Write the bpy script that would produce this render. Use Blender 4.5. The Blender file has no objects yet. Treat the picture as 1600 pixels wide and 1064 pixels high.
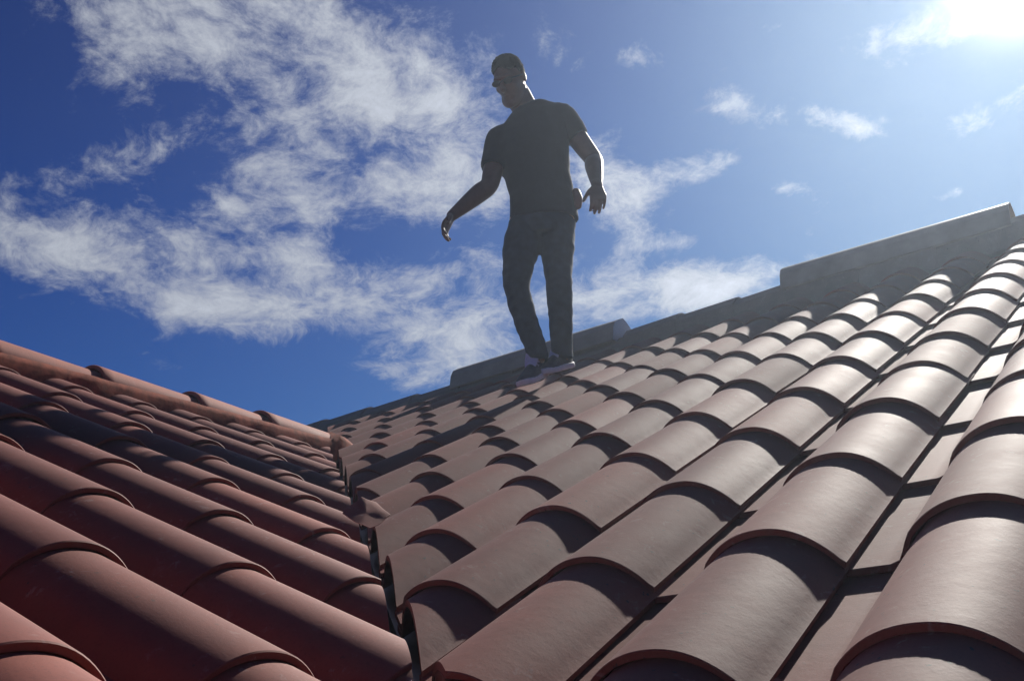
import bpy, bmesh, math, random
from mathutils import Vector, Matrix, noise, Euler
random.seed(7)
C = bpy.context.scene.collection
SC = bpy.context.scene
# ------------------------------------------------------------------ camera
PITCH = 0.447302                      # roof pitch, radians
cam_d = bpy.data.cameras.new('camera'); cam = bpy.data.objects.new('camera', cam_d); C.objects.link(cam)
Rr = Vector((0.8208622, 0.5682581, -0.0571661)); Dn = Vector((-0.2394486, 0.2515519, -0.9377559)); Fw = Vector((-0.5185071, 0.7834567, 0.3425581))
M = Matrix((Rr, -Dn, -Fw)).transposed().to_4x4(); M.translation = Vector((0.8992, -1.12844, -0.04033))
cam.matrix_world = M
cam_d.sensor_width = 36; cam_d.lens = 38.89; cam_d.clip_start = 0.02; cam_d.clip_end = 6000
SC.camera = cam
SC.view_settings.view_transform = 'Standard'; SC.view_settings.look = 'None'; SC.view_settings.gamma = 1
SC.view_settings.exposure = 0.5
# ------------------------------------------------------------------ sun
SUN = Vector((-0.050, 0.826, 0.561)).normalized()
sd = bpy.data.lights.new('sun', 'SUN'); sd.energy = 4.6; sd.angle = math.radians(0.53); sd.color = (1, 0.95, 0.87)
so = bpy.data.objects.new('sun', sd); C.objects.link(so); so.rotation_euler = SUN.to_track_quat('Z', 'Y').to_euler()
so.location = (0, 0, 20)
# ------------------------------------------------------------------ node helper
class NT:
    def __init__(s, tree): s.t = tree; s.n = tree.nodes; s.l = tree.links
    def node(s, ty, **kw):
        nd = s.n.new(ty)
        for k, v in kw.items():
            if k.startswith('_'): setattr(nd, k[1:], v)
        return nd
    def put(s, sock, v):
        if isinstance(v, bpy.types.NodeSocket): s.l.new(v, sock)
        elif v is not None: sock.default_value = v
    def m(s, op, a, b=None, c=None, clamp=False):
        nd = s.n.new('ShaderNodeMath'); nd.operation = op; nd.use_clamp = clamp
        s.put(nd.inputs[0], a); s.put(nd.inputs[1], b)
        if c is not None: s.put(nd.inputs[2], c)
        return nd.outputs[0]
    def v(s, op, a, b=None):
        nd = s.n.new('ShaderNodeVectorMath'); nd.operation = op
        s.put(nd.inputs[0], a); s.put(nd.inputs[1], b)
        return nd.outputs[1] if op in ('DOT_PRODUCT', 'LENGTH', 'DISTANCE') else nd.outputs[0]
    def noise(s, vec, scale, detail=6, rough=.55, dist=0, dim='3D'):
        nd = s.n.new('ShaderNodeTexNoise'); nd.noise_dimensions = dim
        s.put(nd.inputs['Vector'], vec); nd.inputs['Scale'].default_value = scale; nd.inputs['Detail'].default_value = detail
        nd.inputs['Roughness'].default_value = rough; nd.inputs['Distortion'].default_value = dist
        return nd.outputs['Fac']
    def ramp(s, f, stops, interp='LINEAR'):
        nd = s.n.new('ShaderNodeValToRGB'); nd.color_ramp.interpolation = interp
        while len(nd.color_ramp.elements) < len(stops): nd.color_ramp.elements.new(0.5)
        for e, (p, c) in zip(nd.color_ramp.elements, stops):
            e.position = p; e.color = c if len(c) == 4 else (*c, 1)
        s.put(nd.inputs[0], f); return nd.outputs[0]
    def mix(s, f, a, b, blend='MIX'):
        nd = s.n.new('ShaderNodeMix'); nd.data_type = 'RGBA'; nd.blend_type = blend; nd.clamp_factor = True
        s.put(nd.inputs[0], f)
        for k, x in ((6, a), (7, b)):
            if isinstance(x, tuple) and len(x) == 3: x = (*x, 1)
            s.put(nd.inputs[k], x)
        return nd.outputs[2]
    def maprange(s, f, a, b, c=0, d=1, smooth=True):
        nd = s.n.new('ShaderNodeMapRange'); nd.interpolation_type = 'SMOOTHSTEP' if smooth else 'LINEAR'
        s.put(nd.inputs[0], f); nd.inputs[1].default_value = a; nd.inputs[2].default_value = b
        nd.inputs[3].default_value = c; nd.inputs[4].default_value = d
        return nd.outputs[0]
# ------------------------------------------------------------------ world: clear sky + a thin broken cloud layer
W = bpy.data.worlds.new('World'); SC.world = W; W.use_nodes = True
W.node_tree.nodes.clear(); N = NT(W.node_tree)
sky = N.n.new('ShaderNodeTexSky'); sky.sky_type = 'NISHITA'; sky.sun_disc = False
sky.sun_elevation = math.asin(SUN.z); sky.sun_rotation = math.atan2(SUN.x, SUN.y)
sky.air_density = 1.0; sky.dust_density = 0.6; sky.ozone_density = 2.5; sky.altitude = 300
tc = N.n.new('ShaderNodeTexCoord'); D = N.v('NORMALIZE', tc.outputs['Generated'])
sep = N.n.new('ShaderNodeSeparateXYZ'); N.l.new(D, sep.inputs[0])
zc = N.m('MAXIMUM', sep.outputs[2], 0.03)
px = N.m('DIVIDE', sep.outputs[0], zc); py = N.m('DIVIDE', sep.outputs[1], zc)
comb = N.n.new('ShaderNodeCombineXYZ'); N.put(comb.inputs[0], px); N.put(comb.inputs[1], py); P = comb.outputs[0]
# cloud banks of the layer (centre x, y of the layer at unit height; two rows of the inverse axes; strength)
BANKS = [
    (-1.022, 0.977, 2.508, 3.296, -7.851, 4.57, 1.0),
    (-1.039, 1.164, 2.807, 3.765, -6.303, 1.793, 1.0),
    (-1.063, 1.357, 3.926, 4.184, -5.103, 2.076, 0.9),
    (-1.239, 0.883, 5.494, 13.952, -11.021, -0.522, 0.7),
    (-1.261, 1.374, 3.765, 4.104, -6.061, 3.287, 0.8),
    (-1.465, 1.044, 7.038, 7.124, -3.858, 15.129, 0.7),
    (-1.874, 1.186, 2.822, 4.786, -5.928, 2.446, 0.9),
    (-1.686, 1.353, 4.619, 6.395, -7.499, 3.311, 0.8),
    (-2.183, 1.348, 4.36, 7.015, -8.368, 5.337, 0.5),
    (-1.871, 1.582, 1.961, 2.5, -4.74, 2.277, 0.9),
    (-1.573, 1.754, 2.01, 2.143, -4.708, 1.611, 0.9),
    (-1.643, 2.151, 2.795, 2.649, -4.753, 0.915, 0.9),
    (-1.399, 1.449, 6.123, 6.371, -9.365, 7.156, 0.6),
    (-0.886, 1.732, 5.703, 6.516, -12.03, 0.126, 1.0),
    (-1.123, 2.273, 2.875, 1.442, -2.878, 5.112, 1.0),
    (-0.918, 2.274, 6.919, 2.924, -5.669, 10.009, 0.7),
    (-0.735, 1.735, 7.781, 3.232, -6.632, 14.948, 0.75),
    (-0.623, 1.932, 14.532, 6.47, -17.307, 14.366, 0.8),
    (-0.562, 1.634, 12.434, 8.492, -24.209, 9.411, 0.75),
    (-0.438, 1.785, 12.54, 6.2, -25.559, 13.392, 0.8),
    (-0.5, 1.811, 26.579, 10.935, -35.52, 30.793, 0.4),
    (-0.228, 1.92, 11.58, -0.516, 8.184, 12.132, 1.0),
    (-0.714, 1.261, 6.843, 11.926, -28.137, 0.27, 0.6),
    (-0.795, 1.132, 9.321, 10.908, -26.776, 10.048, 0.5),
    (-0.922, 2.02, 10.956, 5.152, -10.556, 18.405, 0.5),
    (-0.235, 1.589, 8.324, 1.423, -6.833, 17.249, 0.62),
    (-0.384, 1.816, 13.493, 5.444, -28.016, 19.097, 0.6),
    (-2.258, 1.779, 7.584, 9.85, -8.535, 4.946, 0.5),
    (-1.888, 2.234, 3.646, 3.502, -6.67, 2.154, 0.6),
    (-1.716, 0.981, 16.857, 26.611, -13.478, 15.603, 0.4),
    (-1.204, 1.941, 4.822, 3.185, -4.742, 5.25, 0.5),
    (-0.346, 2.2, 16.537, 1.752, 3.417, 23.145, 0.5),
    (-1.444, 1.354, 4.732, 4.957, -4.819, 5.51, 0.7),
    (-1.085, 1.56, 9.354, 6.859, -5.021, 5.795, 0.5),
    (-1.281, 1.78, 7.198, 5.399, -5.021, 5.603, 0.6),
    (-0.633, 1.371, 14.541, 7.884, -18.35, 22.266, 0.4),
    (-1.22, 1.14, 3.669, 5.052, -6.743, 2.598, 0.5),
]
mask = None
for cx, cy, a, b, c, d, s in BANKS:
    dx = N.m('SUBTRACT', px, cx); dy = N.m('SUBTRACT', py, cy)
    u = N.m('MULTIPLY_ADD', dx, a, N.m('MULTIPLY', dy, b)); w_ = N.m('MULTIPLY_ADD', dx, c, N.m('MULTIPLY', dy, d))
    r2 = N.m('MULTIPLY_ADD', u, u, N.m('MULTIPLY', w_, w_))
    g = N.m('MULTIPLY', N.m('EXPONENT', N.m('MULTIPLY', r2, -0.65)), s)
    mask = g if mask is None else N.m('MAXIMUM', N.m('MULTIPLY_ADD', g, 0.35, mask), g)
warp = N.n.new('ShaderNodeTexNoise'); N.put(warp.inputs['Vector'], P); warp.inputs['Scale'].default_value = 3.0; warp.inputs['Detail'].default_value = 3
Pw = N.v('ADD', P, N.v('MULTIPLY', N.v('SUBTRACT', warp.outputs['Color'], (0.5, 0.5, 0.5)), (0.14, 0.14, 0.0)))
Dw = N.v('ADD', N.v('MULTIPLY', D, (1.0, 1.0, 1.5)), N.v('MULTIPLY', N.v('SUBTRACT', warp.outputs['Color'], (0.5, 0.5, 0.5)), (0.07, 0.07, 0.07)))
n1 = N.noise(Dw, 9.5, 10, 0.72, 0.1)
n2 = N.noise(Dw, 21.0, 8, 0.70, 0.2)
n3 = N.noise(P, 1.6, 3, 0.5)
f = N.m('MULTIPLY_ADD', n1, 1.0, N.m('MULTIPLY', n2, 0.85))          # about 0.35 .. 1.0
f = N.m('MULTIPLY_ADD', N.m('SUBTRACT', n3, 0.5), 0.3, f)
mk = N.m('MINIMUM', mask, 0.92)
dens = N.m('ADD', N.m('SUBTRACT', f, 1.14), N.m('MULTIPLY', mk, 0.50))
cov = N.maprange(dens, -0.03, 0.38, 0, 1)
thick = N.maprange(dens, 0.25, 0.75, 0, 1)
sund = N.v('DOT_PRODUCT', D, tuple(SUN))
ang = N.m('ARCCOSINE', N.m('MINIMUM', sund, 1.0))
# circumsolar glow added to the sky colour
halo = N.m('ADD', N.m('MULTIPLY', N.m('EXPONENT', N.m('MULTIPLY', ang, -4.4)), 0.15),
           N.m('MULTIPLY', N.m('EXPONENT', N.m('MULTIPLY', N.m('MULTIPLY', ang, ang), -600.0)), 3.4))
SKY = 0.055
sk = N.v('SCALE', sky.outputs[0], None); sk.node.inputs['Scale'].default_value = SKY
sk = N.v('MULTIPLY', sk, (0.55, 0.80, 1.25))
# soft ceiling, so the horizon band of the model does not outshine the zenith
ss = N.n.new('ShaderNodeSeparateXYZ'); N.put(ss.inputs[0], sk); cs = N.n.new('ShaderNodeCombineXYZ')
for i_, lim in enumerate((0.19, 0.29, 0.47)):
    q4 = N.m('POWER', N.m('DIVIDE', ss.outputs[i_], lim), 4.0)
    N.put(cs.inputs[i_], N.m('MULTIPLY', ss.outputs[i_], N.m('POWER', N.m('ADD', q4, 1.0), -0.25)))
sk = cs.outputs[0]
skyc = N.v('MULTIPLY', N.v('MULTIPLY', sk, sk), (2.0, 2.3, 1.65))       # deep, contrasty blue
lum = N.m('MULTIPLY_ADD', N.m('EXPONENT', N.m('MULTIPLY', ang, -2.6)), 0.42, 0.38)
shade = N.m('MULTIPLY_ADD', thick, 0.40, 0.80)
lum = N.m('MULTIPLY', lum, shade)
cl = N.v('SCALE', (0.90, 0.96, 1.08), None)
cl.node.inputs['Scale'].default_value = 1.0; N.put(cl.node.inputs['Scale'], lum)
c1 = N.mix(N.m('MULTIPLY', cov, 0.90), skyc, cl)
hc = N.v('SCALE', (1.0, 0.94, 0.84), None); N.put(hc.node.inputs['Scale'], halo)
c2 = N.v('ADD', c1, hc)
bg = N.n.new('ShaderNodeBackground'); N.put(bg.inputs[0], c2); bg.inputs[1].default_value = 1.0
wo = N.n.new('ShaderNodeOutputWorld'); N.l.new(bg.outputs[0], wo.inputs[0])
W.cycles.sampling_method = 'MANUAL'; W.cycles.sample_map_resolution = 1024

# ------------------------------------------------------------------ materials
def mat(name):
    m = bpy.data.materials.new(name); m.use_nodes = True
    m.node_tree.nodes.clear(); k = NT(m.node_tree)
    b = k.n.new('ShaderNodeBsdfPrincipled'); o = k.n.new('ShaderNodeOutputMaterial'); k.l.new(b.outputs[0], o.inputs[0])
    return m, k, b
def simple(name, col, rough=.6, metal=0, var=.15, scale=20, bump=0.0, spec=.5, bscale=80):
    m, k, b = mat(name)
    tc = k.n.new('ShaderNodeTexCoord'); v = tc.outputs['Object']
    n = k.noise(v, scale, 5)
    lo = tuple(c*(1-var) for c in col); hi = tuple(min(1, c*(1+var)) for c in col)
    k.put(b.inputs['Base Color'], k.ramp(n, [(0.3, lo), (0.7, hi)]))
    b.inputs['Roughness'].default_value = rough; b.inputs['Metallic'].default_value = metal
    b.inputs['Specular IOR Level'].default_value = spec
    if bump:
        bp = k.n.new('ShaderNodeBump'); bp.inputs['Strength'].default_value = bump; bp.inputs['Distance'].default_value = 0.002
        k.put(bp.inputs['Height'], k.noise(v, bscale, 4)); k.l.new(bp.outputs[0], b.inputs['Normal'])
    return m
def tile_material(name, base, rough=.71):
    m, k, b = mat(name)
    tc = k.n.new('ShaderNodeTexCoord'); v = tc.outputs['Object']
    at = k.n.new('ShaderNodeAttribute'); at.attribute_name = 'tint'
    sp = k.n.new('ShaderNodeSeparateColor'); k.l.new(at.outputs['Color'], sp.inputs[0])
    big = k.noise(v, 2.3, 4, .6); mid = k.noise(v, 11, 6, .65); fine = k.noise(v, 260, 3, .7); spot = k.noise(v, 38, 5, .7, .5)
    c = k.ramp(mid, [(0.25, tuple(x*.80 for x in base)), (0.75, tuple(x*1.15 for x in base))])
    c = k.mix(k.maprange(big, .45, .75, 0, .35), c, (base[0]*.8, base[1]*1.08, base[2]*1.15))
    c = k.mix(1.0, c, k.ramp(sp.outputs[0], [(0, (.76, .74, .74)), (1, (1.18, 1.16, 1.14))]), 'MULTIPLY')
    c = k.mix(k.maprange(fine, .50, .72, 0, .42), c, (base[0]*.45, base[1]*.45, base[2]*.5))          # sandy grain
    c = k.mix(k.m('MULTIPLY', k.maprange(spot, .55, .69, 0, .45), k.maprange(mid, .46, .62)), c, (.34, .27, .24))  # pale dust scuffs
    c = k.mix(k.m('MULTIPLY', k.maprange(k.noise(v, 90, 2, .5), .69, .74), k.maprange(big, .45, .60)), c, (.05, .035, .03))  # dark specks
    k.put(b.inputs['Base Color'], c)
    r = k.m('MULTIPLY_ADD', mid, .12, rough-.06)
    r = k.m('MULTIPLY_ADD', sp.outputs[1], .10, r)
    k.put(b.inputs['Roughness'], r); b.inputs['Specular IOR Level'].default_value = 0.60
    bp = k.n.new('ShaderNodeBump'); bp.inputs['Strength'].default_value = .22; bp.inputs['Distance'].default_value = .0012
    h = k.m('MULTIPLY_ADD', fine, .5, k.m('MULTIPLY', k.noise(v, 45, 4, .6), 1.3))
    k.put(bp.inputs['Height'], h); k.l.new(bp.outputs[0], b.inputs['Normal'])
    return m
TILE = tile_material('clay_tile', (0.250, 0.062, 0.040))
CAP = tile_material('ridge_clay', (0.36, 0.105, 0.065))
MORTAR = simple('red_mortar', (0.24, 0.058, 0.030), .9, 0, .4, 34, .35, .3, 60)
GREYCAP = simple('grey_metal', (0.32, 0.27, 0.22), .5, 0.0, .18, 9, .15, .5)
GREYTILE = tile_material('grey_ridge_clay', (0.24, 0.18, 0.15), .6)
METAL = simple('galvanised_metal', (0.16, 0.165, 0.18), .45, 0.8, .2, 14, .1)
FELT = simple('roof_felt', (0.035, 0.033, 0.035), .9, 0, .3, 20)
WALL = simple('render_wall', (0.62, 0.56, 0.47), .85, 0, .08, 3, .4)
WOOD = simple('painted_fascia', (0.45, 0.40, 0.34), .6, 0, .1, 12)
GRASS = simple("dry_lawn", (0.05, 0.06, 0.025), .95, 0, .4, .6)

# ------------------------------------------------------------------ object helpers
def link(name, me, parent=None, mats=()):
    o = bpy.data.objects.new(name, me); C.objects.link(o)
    for m in mats: me.materials.append(m)
    if parent: o.parent = parent
    return o
def empty(name, loc=(0, 0, 0), rz=0):
    o = bpy.data.objects.new(name, None); C.objects.link(o); o.location = loc; o.rotation_euler = (0, 0, rz); o.empty_display_size = .2
    return o
def tag(o, label, cat, group=None):
    o['label'] = label; o['category'] = cat
    if group: o['group'] = group
def smooth(me, angle=40):
    bm = bmesh.new(); bm.from_mesh(me)
    bm.normal_update()
    for f in bm.faces: f.smooth = True
    for e in bm.edges:
        e.smooth = not (len(e.link_faces) != 2 or e.calc_face_angle(0) > math.radians(angle))
    bm.to_mesh(me); bm.free()
def mesh(name, V, F):
    me = bpy.data.meshes.new(name); me.from_pydata([tuple(v) for v in V], [], F); me.update(); return me

cp, sp_ = math.cos(PITCH), math.sin(PITCH)
def main_pt(x, s, z): return Vector((x, s*cp - z*sp_, s*sp_ + z*cp))        # on the main slope
def side_pt(y, s, z): return Vector((-s*cp + z*sp_, y, s*sp_ + z*cp))       # on the side gable's slope

# ------------------------------------------------------------------ one S tile, as a mesh piece
TW, TE, BW, BH, TT = 0.28, 0.38874, 0.2128, 0.0652, 0.0100
FRONT = 0.0112                                                                  # step of one course over the next
def profile():
    pts = []
    for x in (-0.094, -0.088): pts.append((x, -0.0105 if x < -.09 else -0.0085))
    for i in range(1, 7): pts.append((-0.088 + 0.088*i/7, -0.0085))
    n = 26
    for i in range(n+1):
        t = i/n; t = t - .035*math.sin(2*math.pi*t)                        # denser near the steep flanks
        z = BH*max(0, 1-abs(2*t-1)**2.2)**(.80 if t < .5 else .92)
        pts.append((t*BW, z))
    out = []
    for i, (x, z) in enumerate(pts):                                        # soft fillet where pan meets barrel
        if x <= 0.016: z = -0.0085 + max(0, z+.0085) * min(1, max(0, (x+.014)/.030))
        out.append((x, z))
    x, z = out[-1]; out[-1] = (x, 0.004)
    return out
PRO = profile()
def inner(pr):
    r = []
    for i, (x, z) in enumerate(pr):
        a = pr[max(0, i-1)]; b = pr[min(len(pr)-1, i+1)]
        dx, dz = b[0]-a[0], b[1]-a[1]; L = math.hypot(dx, dz)
        nx, nz = -dz/L, dx/L
        r.append((x - nx*TT*.55, z - max(TT*.62, nz*TT)))
    r[-1] = (pr[-1][0]-.004, pr[-1][1]-.009)
    return r
INN = inner(PRO)
def inset(po, pi, k): return [(a[0]+(b[0]-a[0])*k, a[1]+(b[1]-a[1])*k) for a, b in zip(po, pi)]
def add_tile(bm, tint, fn, x0, s0, length, r, cut=None, x_flip=False, s_max=None):
    """fn(x, s, z) -> world point; s0 is the lip, the tile runs length up-slope"""
    dz = r.uniform(-.0012, .0022); ds = r.uniform(-.006, .006); dx = r.uniform(-.0022, .0022); ya = r.uniform(-.008, .008); ro = r.uniform(-.006, .006)
    t1, t2 = r.random(), r.random()
    rings = [(0.0, inset(PRO, INN, .14), inset(PRO, INN, .86)), (0.0016, PRO, INN), (0.005, PRO, INN), (0.05, PRO, INN), (length*.5, PRO, INN), (length, PRO, INN)]
    vs = []
    for s, po, pi in rings:
        row = []
        for x, z in po: row.append((x, z))
        for x, z in reversed(pi): row.append((x, z))
        ring = []
        for x, z in row:
            zz = z + dz - FRONT*(s/TE) + ro*x
            X = x0 + x + dx + ya*s; S = s0 + s + ds + .02*ro*x
            ring.append(bm.verts.new(fn(X, S, zz)))
        vs.append(ring)
    fs = []
    n = len(vs[0])
    for a, b in zip(vs, vs[1:]):
        for i in range(n):
            j = (i+1) % n
            fs.append(bm.faces.new((a[i], a[j], b[j], b[i])))
    k = len(PRO)
    for i in range(k-1):
        fs.append(bm.faces.new((vs[0][i], vs[0][n-1-i], vs[0][n-2-i], vs[0][i+1])))
        fs.append(bm.faces.new((vs[-1][i+1], vs[-1][n-2-i], vs[-1][n-1-i], vs[-1][i])))
    for f in fs:
        for l in f.loops: l[tint] = (t1, t2, 0, 1)
    if cut:
        for co, no in cut:                                                   # keep the side the normal points to
            geom = set(fs) | {e for f in fs for e in f.edges} | {v for f in fs for v in f.verts}
            r_ = bmesh.ops.bisect_plane(bm, geom=list(geom), plane_co=co, plane_no=no, clear_inner=True, dist=1e-6)
            ce = [e for e in r_['geom_cut'] if isinstance(e, bmesh.types.BMEdge)]
            fs = [f for f in r_['geom'] if isinstance(f, bmesh.types.BMFace) and f.is_valid]
            if ce:
                try:
                    fl = bmesh.ops.triangle_fill(bm, edges=ce, use_beauty=True)
                    nf = [g for g in fl['geom'] if isinstance(g, bmesh.types.BMFace)]
                    for f in nf:
                        for l in f.loops: l[tint] = (t1, t2, 0, 1)
                    fs += nf
                except Exception: pass
            if not fs: break
def field(name, fn, cols, rows, x_off, s_off, cuts, parent, skip=None, seed=1, s_top=None):
    r = random.Random(seed); bm = bmesh.new(); tint = bm.loops.layers.color.new('tint')
    for j in rows:
        for i in cols:
            xr = x_off + i*TW; x0 = xr - BW; s0 = s_off + j*TE
            L = TE + .075
            if s_top is not None and s0 + L > s_top: L = max(.03, s_top - s0)
            corners = [fn(x0+a, s0+b, c) for a in (-.1, BW+.01) for b in (0, L) for c in (-.03, BH)]
            use = []; dead = False
            for co, no in cuts:
                d = [(c-co).dot(no) for c in corners]
                if max(d) < 0: dead = True
                elif min(d) < 0: use.append((co, no))
            if dead: continue
            if not use: add_tile(bm, tint, fn, x0, s0, L, r)
            else:
                tb = bmesh.new(); tt = tb.loops.layers.color.new('tint')
                add_tile(tb, tt, fn, x0, s0, L, r, use)
                mp = {v: bm.verts.new(v.co) for v in tb.verts}
                for f in tb.faces:
                    try: nf = bm.faces.new([mp[v] for v in f.verts])
                    except ValueError: continue
                    for l, l0 in zip(nf.loops, f.loops): l[tint] = l0[tt]
                tb.free()
    bmesh.ops.recalc_face_normals(bm, faces=bm.faces)
    me = bpy.data.meshes.new(name); bm.to_mesh(me); bm.free()
    smooth(me, 26)
    return link(name, me, parent, [TILE])

house = empty('house', (0, 0, -4)); tag(house, 'house with red clay barrel tile roofs meeting in a valley below the man', 'house')
def at_house(o): o.location = (0, 0, 4)                                     # children keep world coordinates
s2 = 1/math.sqrt(2)
Y_RIDGE, X_RIDGE = 4.20, -2.70
S_MR = Y_RIDGE/cp; S_SR = -X_RIDGE/cp
GR, GL = 0.012, -0.036
main = field('main_roof', main_pt, range(-20, 13), range(-6, 12), -0.1202, 0.3573,
             [(Vector((GR, 0, 0)), Vector((s2, s2, 0)))], house, seed=3, s_top=S_MR-.02)
side = field('side_roof', side_pt, range(-11, 13), range(-5, 8), -0.1659, 0.4092,
             [(Vector((GL, 0, 0)), Vector((-s2, -s2, 0)))], house, seed=5, s_top=S_SR-.02)
main['label'] = 'grey-brown barrel tiled main slope rising to the ridge on the right'
side['label'] = 'dark red barrel tiled slope of the side gable on the left'
for o in (main, side): at_house(o)

def prism(sections, closed=True):
    V = []; F = []; n = len(sections[0])
    for s in sections: V += s
    for k in range(len(sections)-1):
        for i in range(n if closed else n-1):
            j = (i+1) % n
            F.append((k*n+i, k*n+j, (k+1)*n+j, (k+1)*n+i))
    if closed:
        F.append(tuple(reversed(range(n)))); F.append(tuple((len(sections)-1)*n+i for i in range(n)))
    return V, F
def fix(me):
    bm = bmesh.new(); bm.from_mesh(me); bmesh.ops.recalc_face_normals(bm, faces=bm.faces); bm.to_mesh(me); bm.free()

# roof deck (felt covered boards under the tiles), back slopes, valley flashing, walls
ZD = -0.075
S_EAVE = 0.3573 - 6*TE + .02
def deck():
    V = []; F = []
    def poly(pts):
        b = len(V); V.extend(pts); F.append(tuple(range(b, b+len(pts))))
    ye = S_EAVE*cp; xe = -(0.4092-5*TE+.02)*cp
    def zc(x, y, off=ZD): return y*math.tan(PITCH)+off
    xr, yb = 3.0, 2*Y_RIDGE+1.5
    # main front slope: polygon right of the valley
    vx, vy = -ye, ye
    poly([Vector((vx, vy, zc(0, vy))), Vector((xr+.6, vy, zc(0, vy))), Vector((xr+.6, Y_RIDGE, zc(0, Y_RIDGE))), Vector((-6.2, Y_RIDGE, zc(0, Y_RIDGE))),
          Vector((-6.2, -X_RIDGE, zc(0, -X_RIDGE))), Vector((X_RIDGE, -X_RIDGE, zc(0, -X_RIDGE)))])
    # back slope of the main roof
    poly([Vector((-6.2, Y_RIDGE, zc(0, Y_RIDGE))), Vector((xr+.6, Y_RIDGE, zc(0, Y_RIDGE))), Vector((xr+.6, yb, zc(0, 2*Y_RIDGE-yb))), Vector((-6.2, yb, zc(0, 2*Y_RIDGE-yb)))])
    # side gable: near slope and far slope
    t = math.tan(PITCH)
    poly([Vector((X_RIDGE, -X_RIDGE, -X_RIDGE*t+ZD)), Vector((X_RIDGE, -3.4, -X_RIDGE*t+ZD)), Vector((xe, -3.4, -xe*t+ZD)), Vector((xe, -xe, -xe*t+ZD))])
    poly([Vector((X_RIDGE, -3.4, -X_RIDGE*t+ZD)), Vector((X_RIDGE, -X_RIDGE, -X_RIDGE*t+ZD)), Vector((2*X_RIDGE-.8, -X_RIDGE, (-X_RIDGE-(-X_RIDGE+.8))*t+ZD)), Vector((2*X_RIDGE-.8, -3.4, -.8*t+ZD))])
    me = mesh('roof_deck', V, F)
    o = link('roof_deck', me, house, [FELT]); at_house(o); return o
deck()
def walls():
    t = math.tan(PITCH); V = []; F = []
    ring = [(-6.0, 9.4), (-6.0, 2.6), (-5.9, 2.6), (-5.9, -3.2), (1.2, -3.2), (1.2, -1.45), (3.4, -1.45), (3.4, 9.4)]
    top = -1.05
    n = len(ring)
    for z in (-4, top):
        for x, y in ring: V.append((x, y, z))
    for i in range(n):
        j = (i+1) % n; F.append((i, j, n+j, n+i))
    F.append(tuple(n+i for i in range(n)))
    # gable triangles
    for y in (-3.2,):
        b = len(V); V += [(-5.9, y, top), (1.2, y, top), (1.2, y, -.62), (X_RIDGE, y, -X_RIDGE*t-.14), (-5.9, y, -.6)]; F.append((b, b+1, b+2, b+3, b+4))
    for x in (-6.0, 3.4):
        b = len(V); V += [(x, -1.45, top), (x, 9.4, top), (x, 9.4, -.75), (x, Y_RIDGE, Y_RIDGE*t-.14), (x, -1.45, -.78)]; F.append((b, b+1, b+2, b+3, b+4))
    me = mesh('wall', V, F); fix(me); o = link('wall', me, house, [WALL]); at_house(o)
walls()
def flashing():
    # folded V sheet along the valley line, a centre rib and turned-up edges
    t = math.tan(PITCH); secs = []
    prof = [(-.20, .020), (-.19, .0), (-.012, 0), (0, .014), (.012, 0), (.19, 0), (.20, .020)]
    k = -1.45
    N_ = 24
    for q in range(N_+1):
        a = k + (2.62+1.45)*q/N_                                          # valley parameter: (-a, a, a t)
        o = Vector((-a, a, a*t - .058)); row = []
        for u, h in prof:
            du = u*s2                                                       # across the valley, level direction (1,1,0)
            z = abs(u)*s2*t + h
            row.append(o + Vector((du, du, z)) + Vector((0, 0, .0025*noise.noise(Vector((a*3, u*9, 0))))))
        secs.append(row)
    V, F = prism(secs, closed=False)
    me = mesh('valley_flashing', V, F); fix(me); smooth(me, 25)
    o = link('valley_flashing', me, house, [METAL]); at_house(o)
    md = o.modifiers.new('thick', 'SOLIDIFY'); md.thickness = .0008
flashing()

# ------------------------------------------------------------------ side ridge: half round caps bedded in red mortar
t_ = math.tan(PITCH)
ZS = -X_RIDGE*t_
def cap_piece(y0, y1, r0, r1, z0, z1, seed):
    rr = random.Random(seed); V = []; F = []
    n = 20; rings = []
    yaw = rr.uniform(-.01, .01)
    L = y1-y0
    for (f, k) in ((0, .09), (.006, 0), (.09, 0), (.5, 0), (1, 0)):
        R = r0+(r1-r0)*f; z = z0+(z1-z0)*f; row = []
        for sgn in (0, 1):
            Rk = R-.0015*(k > 0) if sgn == 0 else R-.017+.0015*(k > 0)
            rng = range(n+1) if sgn == 0 else range(n, -1, -1)
            for i in rng:
                a = math.pi*i/n*1.06-.03*math.pi
                row.append(Vector((X_RIDGE + math.cos(a)*Rk*1.12 + yaw*f, y0+L*f, z + math.sin(a)*Rk*.92)))
        rings.append(row)
    V, F = prism(rings)
    F = F[:-2]
    m = len(rings[0]); h = n+1
    for q in (0, len(rings)-1):
        for i in range(n):
            f = (q*m+i, q*m+i+1, q*m+m-2-i, q*m+m-1-i); F.append(f)
    return mesh('ridge_cap', V, F)
joints = [-3.30, -2.83, -2.36, -1.90, -1.43, -.97, -.51, -.05, .405, .865, 1.325, 1.795, 2.19, 2.66]
for i, (a, b) in enumerate(zip(joints, joints[1:])):
    me = cap_piece(a, b+.05, .101, .090, ZS+.045, ZS+.027, i); fix(me); smooth(me, 40)
    cl = me.color_attributes.new('tint', 'BYTE_COLOR', 'CORNER')
    for d in cl.data: d.color = (.35+.3*random.random(), .5, 0, 1)
    o = link('ridge_cap', me, side, [CAP]); o['label'] = 'half round orange red ridge cap of the side gable'
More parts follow.
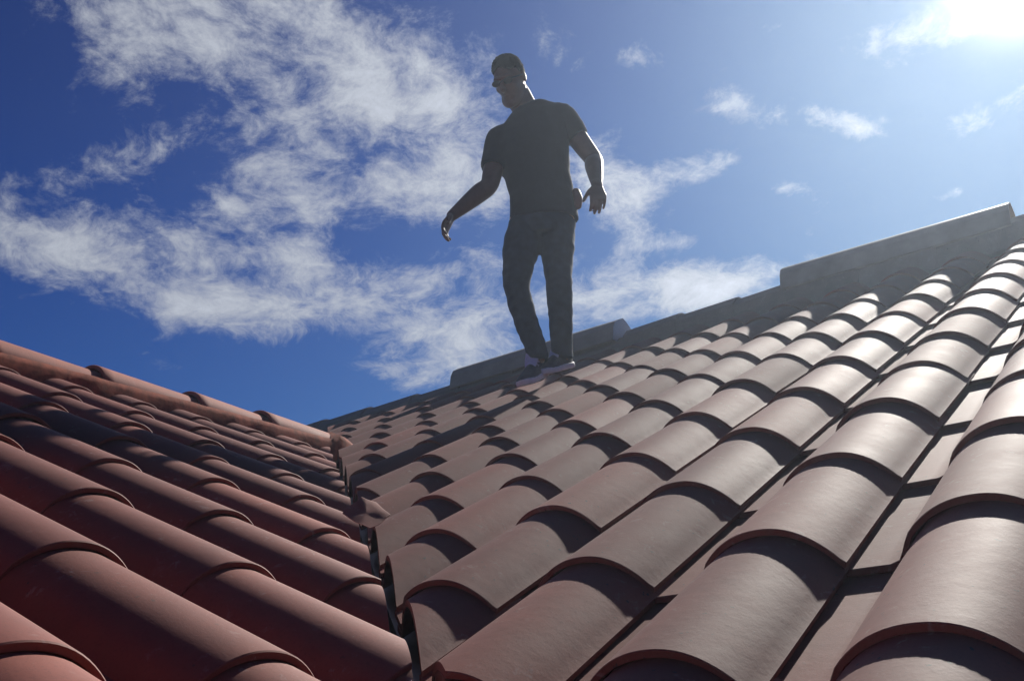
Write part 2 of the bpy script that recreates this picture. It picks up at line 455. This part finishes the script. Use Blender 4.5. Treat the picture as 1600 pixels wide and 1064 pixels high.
def mortar():
    rings = []; N_ = 160; y0, y1 = -3.3, 2.80
    bmv = []
    for q in range(N_+1):
        y = y0+(y1-y0)*q/N_; row = []
        end = max(0, (y-2.60)/.20); sh = math.sqrt(max(0, 1-end*end)) if end > 0 else 1
        pts = [(.132, -.055), (.129, -.015), (.126, .028), (.117, .052), (.07, .075), (0, .09), (-.07, .075), (-.117, .052), (-.126, .028), (-.129, -.015), (-.132, -.055)]
        top = end > 0
        for i, (x, z) in enumerate(pts):
            if top: z = -.055+(z+.085)*max(.05, sh); 
            nn = noise.noise(Vector((x*20, y*9, z*20)))*.003 + noise.noise(Vector((x*60, y*50, z*60)))*.0025
            sg = 1 if x > 0 else -1
            zz = z
            row.append(Vector((X_RIDGE + x*(1 if not top else .5+.5*sh) + sg*nn, y, ZS + zz + nn*.5)))
        rings.append(row)
    V, F = prism(rings); me = mesh('mortar_bed', V, F); fix(me); smooth(me, 60)
    o = link('mortar_bed', me, side, [MORTAR]); o['label'] = 'rough orange red mortar under the side gable ridge caps'
mortar()

# ------------------------------------------------------------------ main ridge: low grey caps, two long angular covers lying on them
ZR = Y_RIDGE*t_
def angle_cap(name, x0, x1, z0, z1, prof, th, parent, m, seed=0, y=Y_RIDGE, tint=False):
    n = len(prof); rings = []
    inn = [(a*(1-th/abs(a)) if a else 0, b-th*1.1) for a, b in prof]
    row_c = list(prof)+list(reversed(inn))
    for f in (0, .004, .5, .996, 1):
        k = .9 if f in (0, 1) else 1
        rings.append([Vector((x0+(x1-x0)*f, y+a, z0+(z1-z0)*f+b)) for a, b in row_c])
    V, F = prism(rings); F = F[:-2]; m_ = len(rings[0])
    for q in (0, len(rings)-1):
        for i in range(n-1): F.append((q*m_+i, q*m_+i+1, q*m_+m_-2-i, q*m_+m_-1-i))
    me = mesh(name, V, F); fix(me); smooth(me, 12)
    if tint:
        cl = me.color_attributes.new('tint', 'BYTE_COLOR', 'CORNER'); r = random.Random(seed); c = r.random()
        for d in cl.data: d.color = (c, .5, 0, 1)
    return link(name, me, parent, [m])
LOW = [(-.150, -.15), (-.124, -.035), (-.075, .012), (-.03, .030), (0, .034), (.03, .030), (.075, .012), (.124, -.035), (.150, -.15)]
xs = [-6.2+.42*i for i in range(23)]
xs = [-6.16, -5.76, -5.36, -4.96, -4.56, -4.16, -3.76, -3.36, -2.96, -2.56, -2.16, -1.76, -1.47, -1.13, -.84, -.46, -.08, .28, .68, 1.08, 1.48, 1.88, 2.28, 2.68, 3.08, 3.48]
for i, (a, b) in enumerate(zip(xs, xs[1:])):
    zt = .050 if b <= -1.7 else .095
    if a > .2: zt = .12
    o = angle_cap('ridge_cap', a-.04, b, ZR+zt-.006, ZR+zt+.010, LOW, .014, main, GREYTILE, i, tint=True)
    o['label'] = 'grey clay cap of the main ridge'
BIG = [(-.135, -.165), (-.118, -.085), (-.092, -.045), (-.045, -.018), (0, 0), (.045, -.018), (.092, -.045), (.118, -.085), (.135, -.165)]
o = angle_cap('ridge_cover', -3.02, -1.86, 2.207, 2.228, BIG, .006, None, GREYCAP)
tag(o, 'long angular grey ridge cover on the ridge behind the man, with an open bluish end', 'ridge cover', 'loose ridge covers')
pl = mesh('end_plate', [(-1.858, Y_RIDGE+a*1.01, 2.2285+b*1.01) for a, b in BIG] + [(-1.852, Y_RIDGE+a*1.01, 2.2285+b*1.01) for a, b in BIG],
          [tuple(range(9)), tuple(range(17, 8, -1))] + [(i, (i+1) % 9, 9+(i+1) % 9, 9+i) for i in range(9)]); fix(pl)
link('end_plate', pl, o, [simple('blue_grey_metal', (0.36, 0.38, 0.46), .5, 0, .08, 12)])
o = angle_cap('ridge_cover', -.86, .27, 2.252, 2.254, BIG, .006, None, GREYCAP)
tag(o, 'long angular grey ridge cover lying higher up at the right, sunlit along its top edge', 'ridge cover', 'loose ridge covers')

# ------------------------------------------------------------------ broken tile piece lying across the valley
def shard():
    c = [Vector(v) for v in ((-0.8078, 0.7785, 0.52), (-0.7715, 0.7883, 0.5024), (-0.7, 0.7543, 0.4578), (-0.7018, 0.7308, 0.4393), (-0.7057, 0.6916, 0.4209), (-0.7469, 0.6908, 0.4399), (-0.8058, 0.7112, 0.4719), (-0.8159, 0.7501, 0.4979))]
    mid = sum(c, Vector())/len(c); up = Vector((0.650, -0.733, -0.201)).normalized()
    V = []; F = []; n = len(c)
    rr = random.Random(4)
    c2 = []
    for i in range(n):
        c2.append(c[i]); c2.append((c[i]+c[(i+1) % n])/2 + Vector((rr.uniform(-.004, .004), rr.uniform(-.004, .004), 0)))
    n = len(c2)
    ax = (c[0]-c[4]).normalized(); sd_ = ax.cross(up).normalized()
    def lift(p):
        w = (p-mid).dot(sd_); return p + up*(.026 - min(.05, w*w*5.5))
    for k in (1.0, .97, .6, .3):
        for p in c2: V.append(lift(mid+(p-mid)*k) - (up*.003 if k == 1 else Vector()))
    V.append(lift(mid)); top_n = len(V)
    for q in range(3):
        for i in range(n):
            j = (i+1) % n; F.append((q*n+i, q*n+j, (q+1)*n+j, (q+1)*n+i))
    for i in range(n): F.append((3*n+i, 3*n+(i+1) % n, 4*n))
    for p in c2: V.append(lift(p)-up*.013)
    V.append(lift(mid)-up*.013)
    for i in range(n):
        j = (i+1) % n; F.append((i, top_n+i, top_n+j, j)); F.append((top_n+i, top_n+n, top_n+j))
    me = mesh('tile_piece', V, F); fix(me); smooth(me, 40)
    cl = me.color_attributes.new('tint', 'BYTE_COLOR', 'CORNER')
    for d in cl.data: d.color = (.3, .5, 0, 1)
    o = link('tile_piece', me, None, [TILE]); tag(o, 'cut piece of dark red tile lying across the valley gap between the two slopes', 'tile piece')
shard()

# ------------------------------------------------------------------ ground
me = mesh('ground', [(-60, -60, -4.02), (60, -60, -4.02), (60, 60, -4.02), (-60, 60, -4.02)], [(0, 1, 2, 3)])
g = link('ground', me, None, [GRASS]); g['kind'] = 'structure'

# ------------------------------------------------------------------ the man
SKIN = simple('skin', (0.18, 0.085, 0.058), .5, 0, .12, 30, .2)
SHIRT = simple('dark_shirt', (0.008, 0.012, 0.030), .9, 0, .12, 40, .12, .15, 300)
DENIM = simple('dark_denim', (0.012, 0.028, 0.065), .9, 0, .18, 25, .15, .15, 350)
HAIR = simple('dark_hair', (0.010, 0.008, 0.007), .9, 0, .3, 90, .6, .1, 200)
LENS = simple('dark_lens', (0.008, 0.008, 0.010), .3, 0, .0, 10)
SHOE = simple('navy_suede', (0.035, 0.035, 0.065), .8, 0, .25, 60, .5)
PALE = simple('pale_mesh', (0.60, 0.54, 0.68), .8, 0, .1, 80, .5)
SOLE = simple('white_rubber', (0.78, 0.78, 0.80), .55, 0, .08, 30, .2)
LEATHER = simple('red_leather', (0.16, 0.055, 0.040), .55, 0, .2, 40, .3)
man = empty('person', (-1.70, 3.10, 1.52), math.atan2(0.52367093, 0.85192063))
tag(man, 'man in a dark t-shirt, jeans and sneakers walking down the tiled slope, looking down', 'person')
Vv = Vector
def frame(d, hint=Vv((0, -1, 0))):
    d = d.normalized(); a = d.cross(hint)
    if a.length < 1e-4: a = d.cross(Vv((1, 0, 0)))
    a.normalize(); return a, a.cross(d).normalized()
def loft(bm, secs, n=20, cap=True):
    """secs: (centre, axis_u * ru, axis_v * rv)"""
    rings = []
    for c, u, v in secs:
        rings.append([bm.verts.new(c + u*math.cos(2*math.pi*i/n) + v*math.sin(2*math.pi*i/n)) for i in range(n)])
    for a, b in zip(rings, rings[1:]):
        for i in range(n):
            j = (i+1) % n; bm.faces.new((a[i], a[j], b[j], b[i]))
    if cap: bm.faces.new(list(reversed(rings[0]))); bm.faces.new(rings[-1])
def limb(bm, pts, n=16, hint=Vv((0, -1, 0)), ends=True):
    """pts: (pos, r_side, r_front) or (pos, r); interpolated smoothly, rounded ends"""
    P_ = [(Vv(p[0]), p[1], p[2] if len(p) > 2 else p[1]) for p in pts]
    fine = []
    for k in range(len(P_)-1):
        p0 = P_[max(0, k-1)]; p1 = P_[k]; p2 = P_[k+1]; p3 = P_[min(len(P_)-1, k+2)]
        for q in range(5):
            t = q/5
            def cr(a, b, c, d): return .5*((2*b)+(c-a)*t+(2*a-5*b+4*c-d)*t*t+(3*b-a-3*c+d)*t*t*t)
            fine.append((cr(p0[0], p1[0], p2[0], p3[0]), cr(p0[1], p1[1], p2[1], p3[1]), cr(p0[2], p1[2], p2[2], p3[2])))
    fine.append(P_[-1])
    secs = []
    def dr(i): return (fine[min(len(fine)-1, i+1)][0]-fine[max(0, i-1)][0]).normalized()
    if ends:
        c, a_, b_ = fine[0]; d = dr(0)
        for k in (85, 65, 40, 20):
            A, B = frame(d, hint); kk = math.cos(math.radians(k)); secs.append((c-d*min(a_, b_)*math.sin(math.radians(k)), A*a_*kk, B*b_*kk))
    for i, (c, a_, b_) in enumerate(fine):
        A, B = frame(dr(i), hint); secs.append((c, A*a_, B*b_))
    if ends:
        c, a_, b_ = fine[-1]; d = dr(len(fine)-1)
        for k in (20, 40, 65, 85):
            A, B = frame(d, hint); kk = math.cos(math.radians(k)); secs.append((c+d*min(a_, b_)*math.sin(math.radians(k)), A*a_*kk, B*b_*kk))
    loft(bm, secs, n)
def ball(bm, c, ax, n=16):
    """ax: three scaled axis vectors"""
    secs = []
    for k in range(-85, 86, 17):
        s, co = math.sin(math.radians(k)), math.cos(math.radians(k))
        secs.append((Vv(c)+ax[2]*s, ax[0]*co, ax[1]*co))
    loft(bm, secs, n)
def grow(name, bm, voxel, mat_, iters=4, fac=.5, disp=None, parent=man):
    bmesh.ops.recalc_face_normals(bm, faces=bm.faces)
    me = bpy.data.meshes.new(name); bm.to_mesh(me); bm.free()
    o = bpy.data.objects.new(name, me); C.objects.link(o)
    r = o.modifiers.new('r', 'REMESH'); r.mode = 'VOXEL'; r.voxel_size = voxel; r.use_smooth_shade = True
    s = o.modifiers.new('s', 'SMOOTH'); s.factor = fac; s.iterations = iters
    dg = bpy.context.evaluated_depsgraph_get(); dg.update()
    me2 = bpy.data.meshes.new_from_object(o.evaluated_get(dg)); me2.name = name
    o.modifiers.clear(); o.data = me2; bpy.data.meshes.remove(me)
    if disp:
        nv = [(v.co.copy(), v.normal.copy()) for v in me2.vertices]
        for v, (c, n) in zip(me2.vertices, nv): v.co = c+n*disp(c)
    for p in me2.polygons: p.use_smooth = True
    me2.materials.clear(); me2.materials.append(mat_); o.parent = parent
    return o
def hand(bm, wrist, d, palm_n, side, curl, thumb_dir):
    """d: wrist to knuckles; palm_n: out of the palm; side: towards the thumb"""
    d = d.normalized(); side = (side-d*side.dot(d)).normalized(); pn = d.cross(side); 
    if pn.dot(palm_n) < 0: pn = -pn
    secs = []
    for t, w, h in ((-.02, .027, .020), (.0, .026, .019), (.02, .032, .018), (.05, .040, .017), (.08, .043, .014), (.093, .038, .010), (.097, .02, .006)):
        secs.append((wrist+d*t, side*w, pn*h))
    loft(bm, secs, 18)
    for k, (off, L, r) in enumerate(((.033, .072, .0100), (.011, .080, .0105), (-.0115, .075, .0100), (-.033, .060, .0090))):
        base = wrist+d*(.083-(.006 if k in (0, 3) else 0)-(.006 if k == 3 else 0))+side*off
        dd = (d+side*off*.7).normalized(); pts = [(base-dd*.02, r*1.05), (base, r*1.1)]
        p = base; ang = 0
        for f, c in ((.45, curl*(.6+.12*k)), (.30, curl*1.1), (.25, curl*.8)):
            ang += c; q = dd*math.cos(ang)+pn*math.sin(ang); p = p+q*L*f; r *= .92
            pts.append((p, r))
        limb(bm, pts, 10, hint=pn)
    tb = wrist+d*.022+side*.024+pn*.006
    t1 = (d*thumb_dir[0]+side*thumb_dir[1]+pn*thumb_dir[2]).normalized()
    t2 = (t1+d*.55).normalized()
    limb(bm, [(tb-t1*.01, .014), (tb+t1*.022, .0145), (tb+t1*.045, .0105), (tb+t1*.045+t2*.030, .0095), (tb+t1*.045+t2*.045, .008)], 10, hint=pn)

# head frame
hu = Vv((-.25, -.56, .79)).normalized(); hf = Vv((-.42, -.60, -.75)); hf = (hf-hu*hf.dot(hu)).normalized(); hs = hf.cross(hu).normalized()   # hs: his right
HC = Vv((-.094, -.060, 1.656))
def H(s, f, u): return HC+hs*s+hf*f+hu*u
body = bmesh.new()
ball(body, H(0, -.012, .022), (hs*.076, hf*.097, hu*.098), 24)                 # skull
ball(body, H(0, .022, -.020), (hs*.066, hf*.070, hu*.080), 20)                 # face
limb(body, [(H(.050, -.01, -.055), .020, .024), (H(.038, .045, -.098), .021, .022), (H(0, .070, -.113), .022, .022), (H(-.038, .045, -.098), .019, .020), (H(-.050, -.01, -.055), .020, .024)], 12, hint=hu)   # jaw
ball(body, H(0, .030, -.078), (hs*.048, hf*.056, hu*.044), 16)
limb(body, [(H(0, .084, .014), .009), (H(0, .098, -.010), .010), (H(0, .110, -.030), .014), (H(0, .092, -.036), .016)], 10)   # nose
limb(body, [(H(.048, .068, .026), .008), (H(.02, .083, .028), .010), (H(-.02, .083, .028), .010), (H(-.048, .068, .026), .008)], 8)  # brow
limb(body, [(H(.022, .080, -.060), .006), (H(0, .088, -.058), .008), (H(-.022, .080, -.060), .006)], 8)   # lips
for sg in (1, -1):
    ball(body, H(sg*.032, .072, .004), (hs*.016, hf*.013, hu*.011), 10)
    ball(body, H(sg*.045, .052, -.028), (hs*.018, hf*.022, hu*.020), 10)       # cheek
    ball(body, H(sg*.080, -.012, -.004), (hs*.010+hf*.004*sg, hf*.019, hu*.032), 12)   # ear
NB = Vv((-.004, .020, 1.485))
limb(body, [(NB-Vv((0, 0, .06)), .080, .068), (NB, .070, .064), (H(0, -.030, -.120)*.5+NB*.5, .068, .066), (H(0, -.028, -.075), .066, .066), (H(0, -.02, -.03), .056, .06)], 20)
def torso(bm, g, secs):
    out = []
    for cx, cy, z, hw, hd, ti in secs:
        out.append((Vv((cx, cy, z)), Vv((math.cos(ti), 0, math.sin(ti)))*(hw+g), Vv((0, 1, 0))*(hd+g)))
    loft(bm, out, 32)
TS = [(.028, .01, .87, .166, .116, 0), (.028, .01, .94, .160, .112, 0), (.026, .01, 1.03, .150, .106, .03), (.012, .008, 1.13, .160, .108, .07), (-.004, .005, 1.23, .180, .116, .13),
      (-.010, .005, 1.31, .186, .118, .19), (-.004, .01, 1.38, .186, .110, .28), (.000, .015, 1.448, .168, .096, .31), (.000, .02, 1.494, .128, .080, .32), (-.006, .02, 1.522, .082, .070, .30)]
torso(body, -.012, TS)
shL, elL, wrL = Vv((-.160, .01, 1.345)), Vv((-.232, -.05, 1.062)), Vv((-.418, -.13, .868))
shR, elR, wrR = Vv((.160, .02, 1.465)), Vv((.302, .045, 1.215)), Vv((.300, -.11, .985))
for s_, e_, w_ in ((shL, elL, wrL), (shR, elR, wrR)):
    limb(body, [(s_, .060, .058), (s_.lerp(e_, .35), .055, .056), (s_.lerp(e_, .7), .051, .052), (e_, .046, .046), (e_.lerp(w_, .25), .048, .046), (e_.lerp(w_, .6), .040, .037), (w_, .028, .024)], 18)
hand(body, wrL, Vv((-.30, -.15, -.62)), Vv((.8, 0, -.3)), Vv((-.15, -1, .1)), .42, (.75, .55, .45))
hand(body, wrR, Vv((-.01, -.22, -.95)), Vv((-.1, .8, -.2)), Vv((-1, -.25, 0)), .5, (.75, .62, .1))
hpL, knL, anL = Vv((-.070, .01, .88)), Vv((-.124, -.10, .494)), Vv((-.045, -.10, .115))
hpR, knR, anR = Vv((.100, .01, .88)), Vv((.078, -.035, .520)), Vv((.070, .035, .165))
for h_, k_, a_ in ((hpL, knL, anL), (hpR, knR, anR)):
    limb(body, [(h_, .075), (h_.lerp(k_, .5), .062), (k_, .048), (k_.lerp(a_, .35), .046), (a_, .032)], 16)
grow('body', body, .0046, SKIN, 4, .5)
bd = [o for o in man.children if o.name.startswith('body')][0]

def folds(sc, amp, st=(1, 1, 1)):
    def f(co):
        p = Vv((co.x*st[0], co.y*st[1], co.z*st[2]))
        n = noise.noise(p*sc); m = noise.noise(p*sc*2.3+Vv((5, 1, 3)))
        return amp*((1-abs(n)*2.2)*.7 + m*.5)
    return f
bm = bmesh.new()
torso(bm, .006, TS[:-2]+[(.000, .02, 1.490, .131, .082, .32), (-.006, .02, 1.515, .092, .076, .30)])
limb(bm, [(Vv((-.10, .015, 1.36)), .066, .070), (shL+Vv((0, 0, .0)), .074, .072), (shL.lerp(elL, .38), .069, .070), (shL.lerp(elL, .63), .066, .068)], 24, ends=False)
limb(bm, [(Vv((.09, .02, 1.455)), .060, .070), (shR, .068, .070), (shR.lerp(elR, .30), .064, .066), (shR.lerp(elR, .50), .062, .064)], 24, ends=False)
grow('shirt', bm, .006, SHIRT, 5, .5, folds(6.5, .0075, (1.4, 1, .8)))
bm = bmesh.new()
loft(bm, [(Vv((.024, .012, .985)), Vv((.140, 0, 0)), Vv((0, .100, 0))), (Vv((.022, .012, .90)), Vv((.148, 0, 0)), Vv((0, .106, 0))), (Vv((.018, .014, .84)), Vv((.172, 0, 0)), Vv((0, .126, 0))), (Vv((.012, .012, .77)), Vv((.165, 0, 0)), Vv((0, .118, 0)))], 32)
limb(bm, [((-.066, .01, .85), .090, .100), ((-.092, -.03, .72), .094, .098), ((-.112, -.07, .60), .080, .084), (knL, .068, .074), ((-.106, -.10, .37), .063, .069), ((-.080, -.105, .26), .058, .064), ((-.055, -.10, .17), .054, .062), ((-.048, -.098, .10), .054, .064)], 22, ends=False)
limb(bm, [((.096, .01, .85), .088, .100), ((.086, .0, .72), .088, .096), ((.080, -.02, .61), .076, .082), (knR, .068, .072), ((.076, -.02, .40), .064, .070), ((.072, .0, .29), .059, .065), ((.068, .02, .21), .055, .062), ((.068, .03, .145), .055, .064)], 22, ends=False)
grow('trousers', bm, .006, DENIM, 4, .5, lambda c, f=folds(8, .0048, (1, 1, 1.7)): f(c)-.005)
# hair: short on the sides, flat on top
bm = bmesh.new()
def hairpt(th, ph):
    s = math.cos(ph)*math.sin(th); f = math.cos(ph)*math.cos(th); u = math.sin(ph)
    return s, f, u
n_, m_ = 36, 16
rows = []
for b in range(m_+1):
    row = []
    for a in range(n_):
        th = 2*math.pi*a/n_
        front = max(0, math.cos(th)); low = .02+.50*front**.8 if math.cos(th) > 0 else .02-.50*(-math.cos(th))**.7
        low += .10*math.cos(5*th)*front + .10*noise.noise(Vv((math.cos(th)*3, math.sin(th)*3, 4)))
        if math.cos(th) <= .25: low -= .30*math.exp(-((abs(math.sin(th))-1)**2)*60)*(1 if math.cos(th) > -.2 else 0)
        ph = low+(math.pi/2-low)*(b/m_)
        s, f, u = hairpt(th, ph)
        k = .985 + (.15*max(0, u)**1.4)*(1-.5*u**6) + .12*max(0, f)*max(0, u)
        e = .004*noise.noise(Vv((s*14, f*14, u*14)))
        if b == 0: k *= .95
        row.append(bm.verts.new(H(s*(.0795*k+e), -.012+f*(.101*k+e), .022+u*(.104*k+e))))
    rows.append(row)
for r0, r1 in zip(rows, rows[1:]):
    for i in range(n_):
        j = (i+1) % n_; bm.faces.new((r0[i], r0[j], r1[j], r1[i]))
bm.faces.new(rows[-1]); bm.faces.new(list(reversed(rows[0])))
bmesh.ops.recalc_face_normals(bm, faces=bm.faces)
grow('hair', bm, .004, HAIR, 1, .4, lambda c: .0035*noise.noise(c*95)+.0015*noise.noise(c*260))
# sunglasses
bm = bmesh.new()
for sg in (1, -1):
    ball(bm, H(sg*.034, .086, .004), (hs*.029, hf*.006, hu*.018), 16)
    limb(bm, [(H(sg*.058, .082, .010), .004), (H(sg*.078, .040, .008), .0035), (H(sg*.084, -.005, .006), .0035)], 8)
limb(bm, [(H(.012, .098, .004), .004), (H(-.012, .098, .010), .004)], 8)
grow('sunglasses', bm, .0025, LENS, 1, .4)
# pouch clipped to the belt, and the belt
bm = bmesh.new()
limb(bm, [((.198, -.02, 1.00), .022, .030), ((.203, -.02, .965), .026, .034), ((.200, -.02, .93), .022, .030)], 16)
grow('belt_pouch', bm, .004, LEATHER, 2)
def shoe(heel, toe, nm):
    heel = Vv(heel); toe = Vv(toe); f = (toe-heel).normalized(); up = Vv((-.2265, -.3685, .9016)); up = (up-f*up.dot(f)).normalized(); sd2 = f.cross(up).normalized()
    L = .285
    def Q(t, w, h): return heel+f*(t*L-.015)+sd2*w+up*h
    out = [(0, .0, .026), (.03, .0, .032), (.12, .001, .035), (.3, .0, .034), (.5, .003, .040), (.7, .005, .048), (.85, .004, .045), (.95, .0, .033), (1.0, -.003, .012)]
    sm = bmesh.new()
    rb = []
    for hh, k in ((0, .96), (.006, 1.02), (.022, 1.03), (.028, .98)):
        ring = []
        for t, c, w in out: ring.append(sm.verts.new(Q(t+(.02 if t == 1 else 0)*k, c+w*k, hh+(.010*(t-.8)/.2 if t > .8 else 0))))
        for t, c, w in reversed(out): ring.append(sm.verts.new(Q(t+(.02 if t == 1 else 0)*k, c-w*k, hh+(.010*(t-.8)/.2 if t > .8 else 0))))
        rb.append(ring)
    n = len(rb[0])
    for a, b in zip(rb, rb[1:]):
        for i in range(n): sm.faces.new((a[i], a[(i+1) % n], b[(i+1) % n], b[i]))
    sm.faces.new(list(reversed(rb[0]))); sm.faces.new(rb[-1])
    um = bmesh.new()
    secs = []
    for t, w, h in ((.015, .024, .035), (.04, .031, .062), (.12, .035, .075), (.25, .035, .072), (.38, .036, .066), (.52, .040, .055), (.66, .045, .042), (.80, .045, .034), (.92, .036, .028), (.985, .016, .018)):
        secs.append((Q(t, .002, .022+h*.30), sd2*w, up*h*.75))
    loft(um, secs, 20)
    limb(um, [(Q(.16, 0, .05), .036, .042), (Q(.14, 0, .105), .040, .046)], 18, hint=f, ends=False)
    s = grow(nm, um, .005, SHOE, 3)
    grow('sole', sm, .005, SOLE, 1, .3, parent=s)
    tm = bmesh.new()
    limb(tm, [(Q(.20, 0, .125), .034, .018), (Q(.34, 0, .094), .036, .014), (Q(.48, 0, .068), .028, .010), (Q(.58, 0, .055), .022, .008)], 14, hint=up)
    for q in range(4):
        t = .30+.075*q; z = .090-.013*q
        limb(tm, [(Q(t, -.030, z-.010), .0045), (Q(t+.01, 0, z+.008), .0045), (Q(t, .030, z-.010), .0045)], 8)
    grow('tongue', tm, .004, PALE, 1, .3, parent=s)
    return s
shoe((-.030, -.03, .045), (-.108, -.235, -.060), 'shoe')
shoe((.098, .10, .122), (-.040, -.115, .018), 'shoe')

# ------------------------------------------------------------------ added haze volume, imitates the veil of sun glare in the lens
hz = bpy.data.materials.new('glare_veil'); hz.use_nodes = True; hz.node_tree.nodes.clear(); k = NT(hz.node_tree)
pv = k.n.new('ShaderNodeVolumePrincipled'); pv.inputs['Color'].default_value = (.72, .84, .99, 1); pv.inputs['Density'].default_value = 0.0052; pv.inputs['Anisotropy'].default_value = 0.76
ho = k.n.new('ShaderNodeOutputMaterial'); k.l.new(pv.outputs[0], ho.inputs['Volume'])
bm = bmesh.new(); bmesh.ops.create_cube(bm, size=1, matrix=Matrix.Translation((0, 0, (-5.1+3.9)/2)) @ Matrix.Diagonal((130, 130, 9.0, 1)))
me = bpy.data.meshes.new('glare_haze'); bm.to_mesh(me); bm.free(); h_ = link('glare_haze', me, None, [hz]); h_['kind'] = 'stuff'
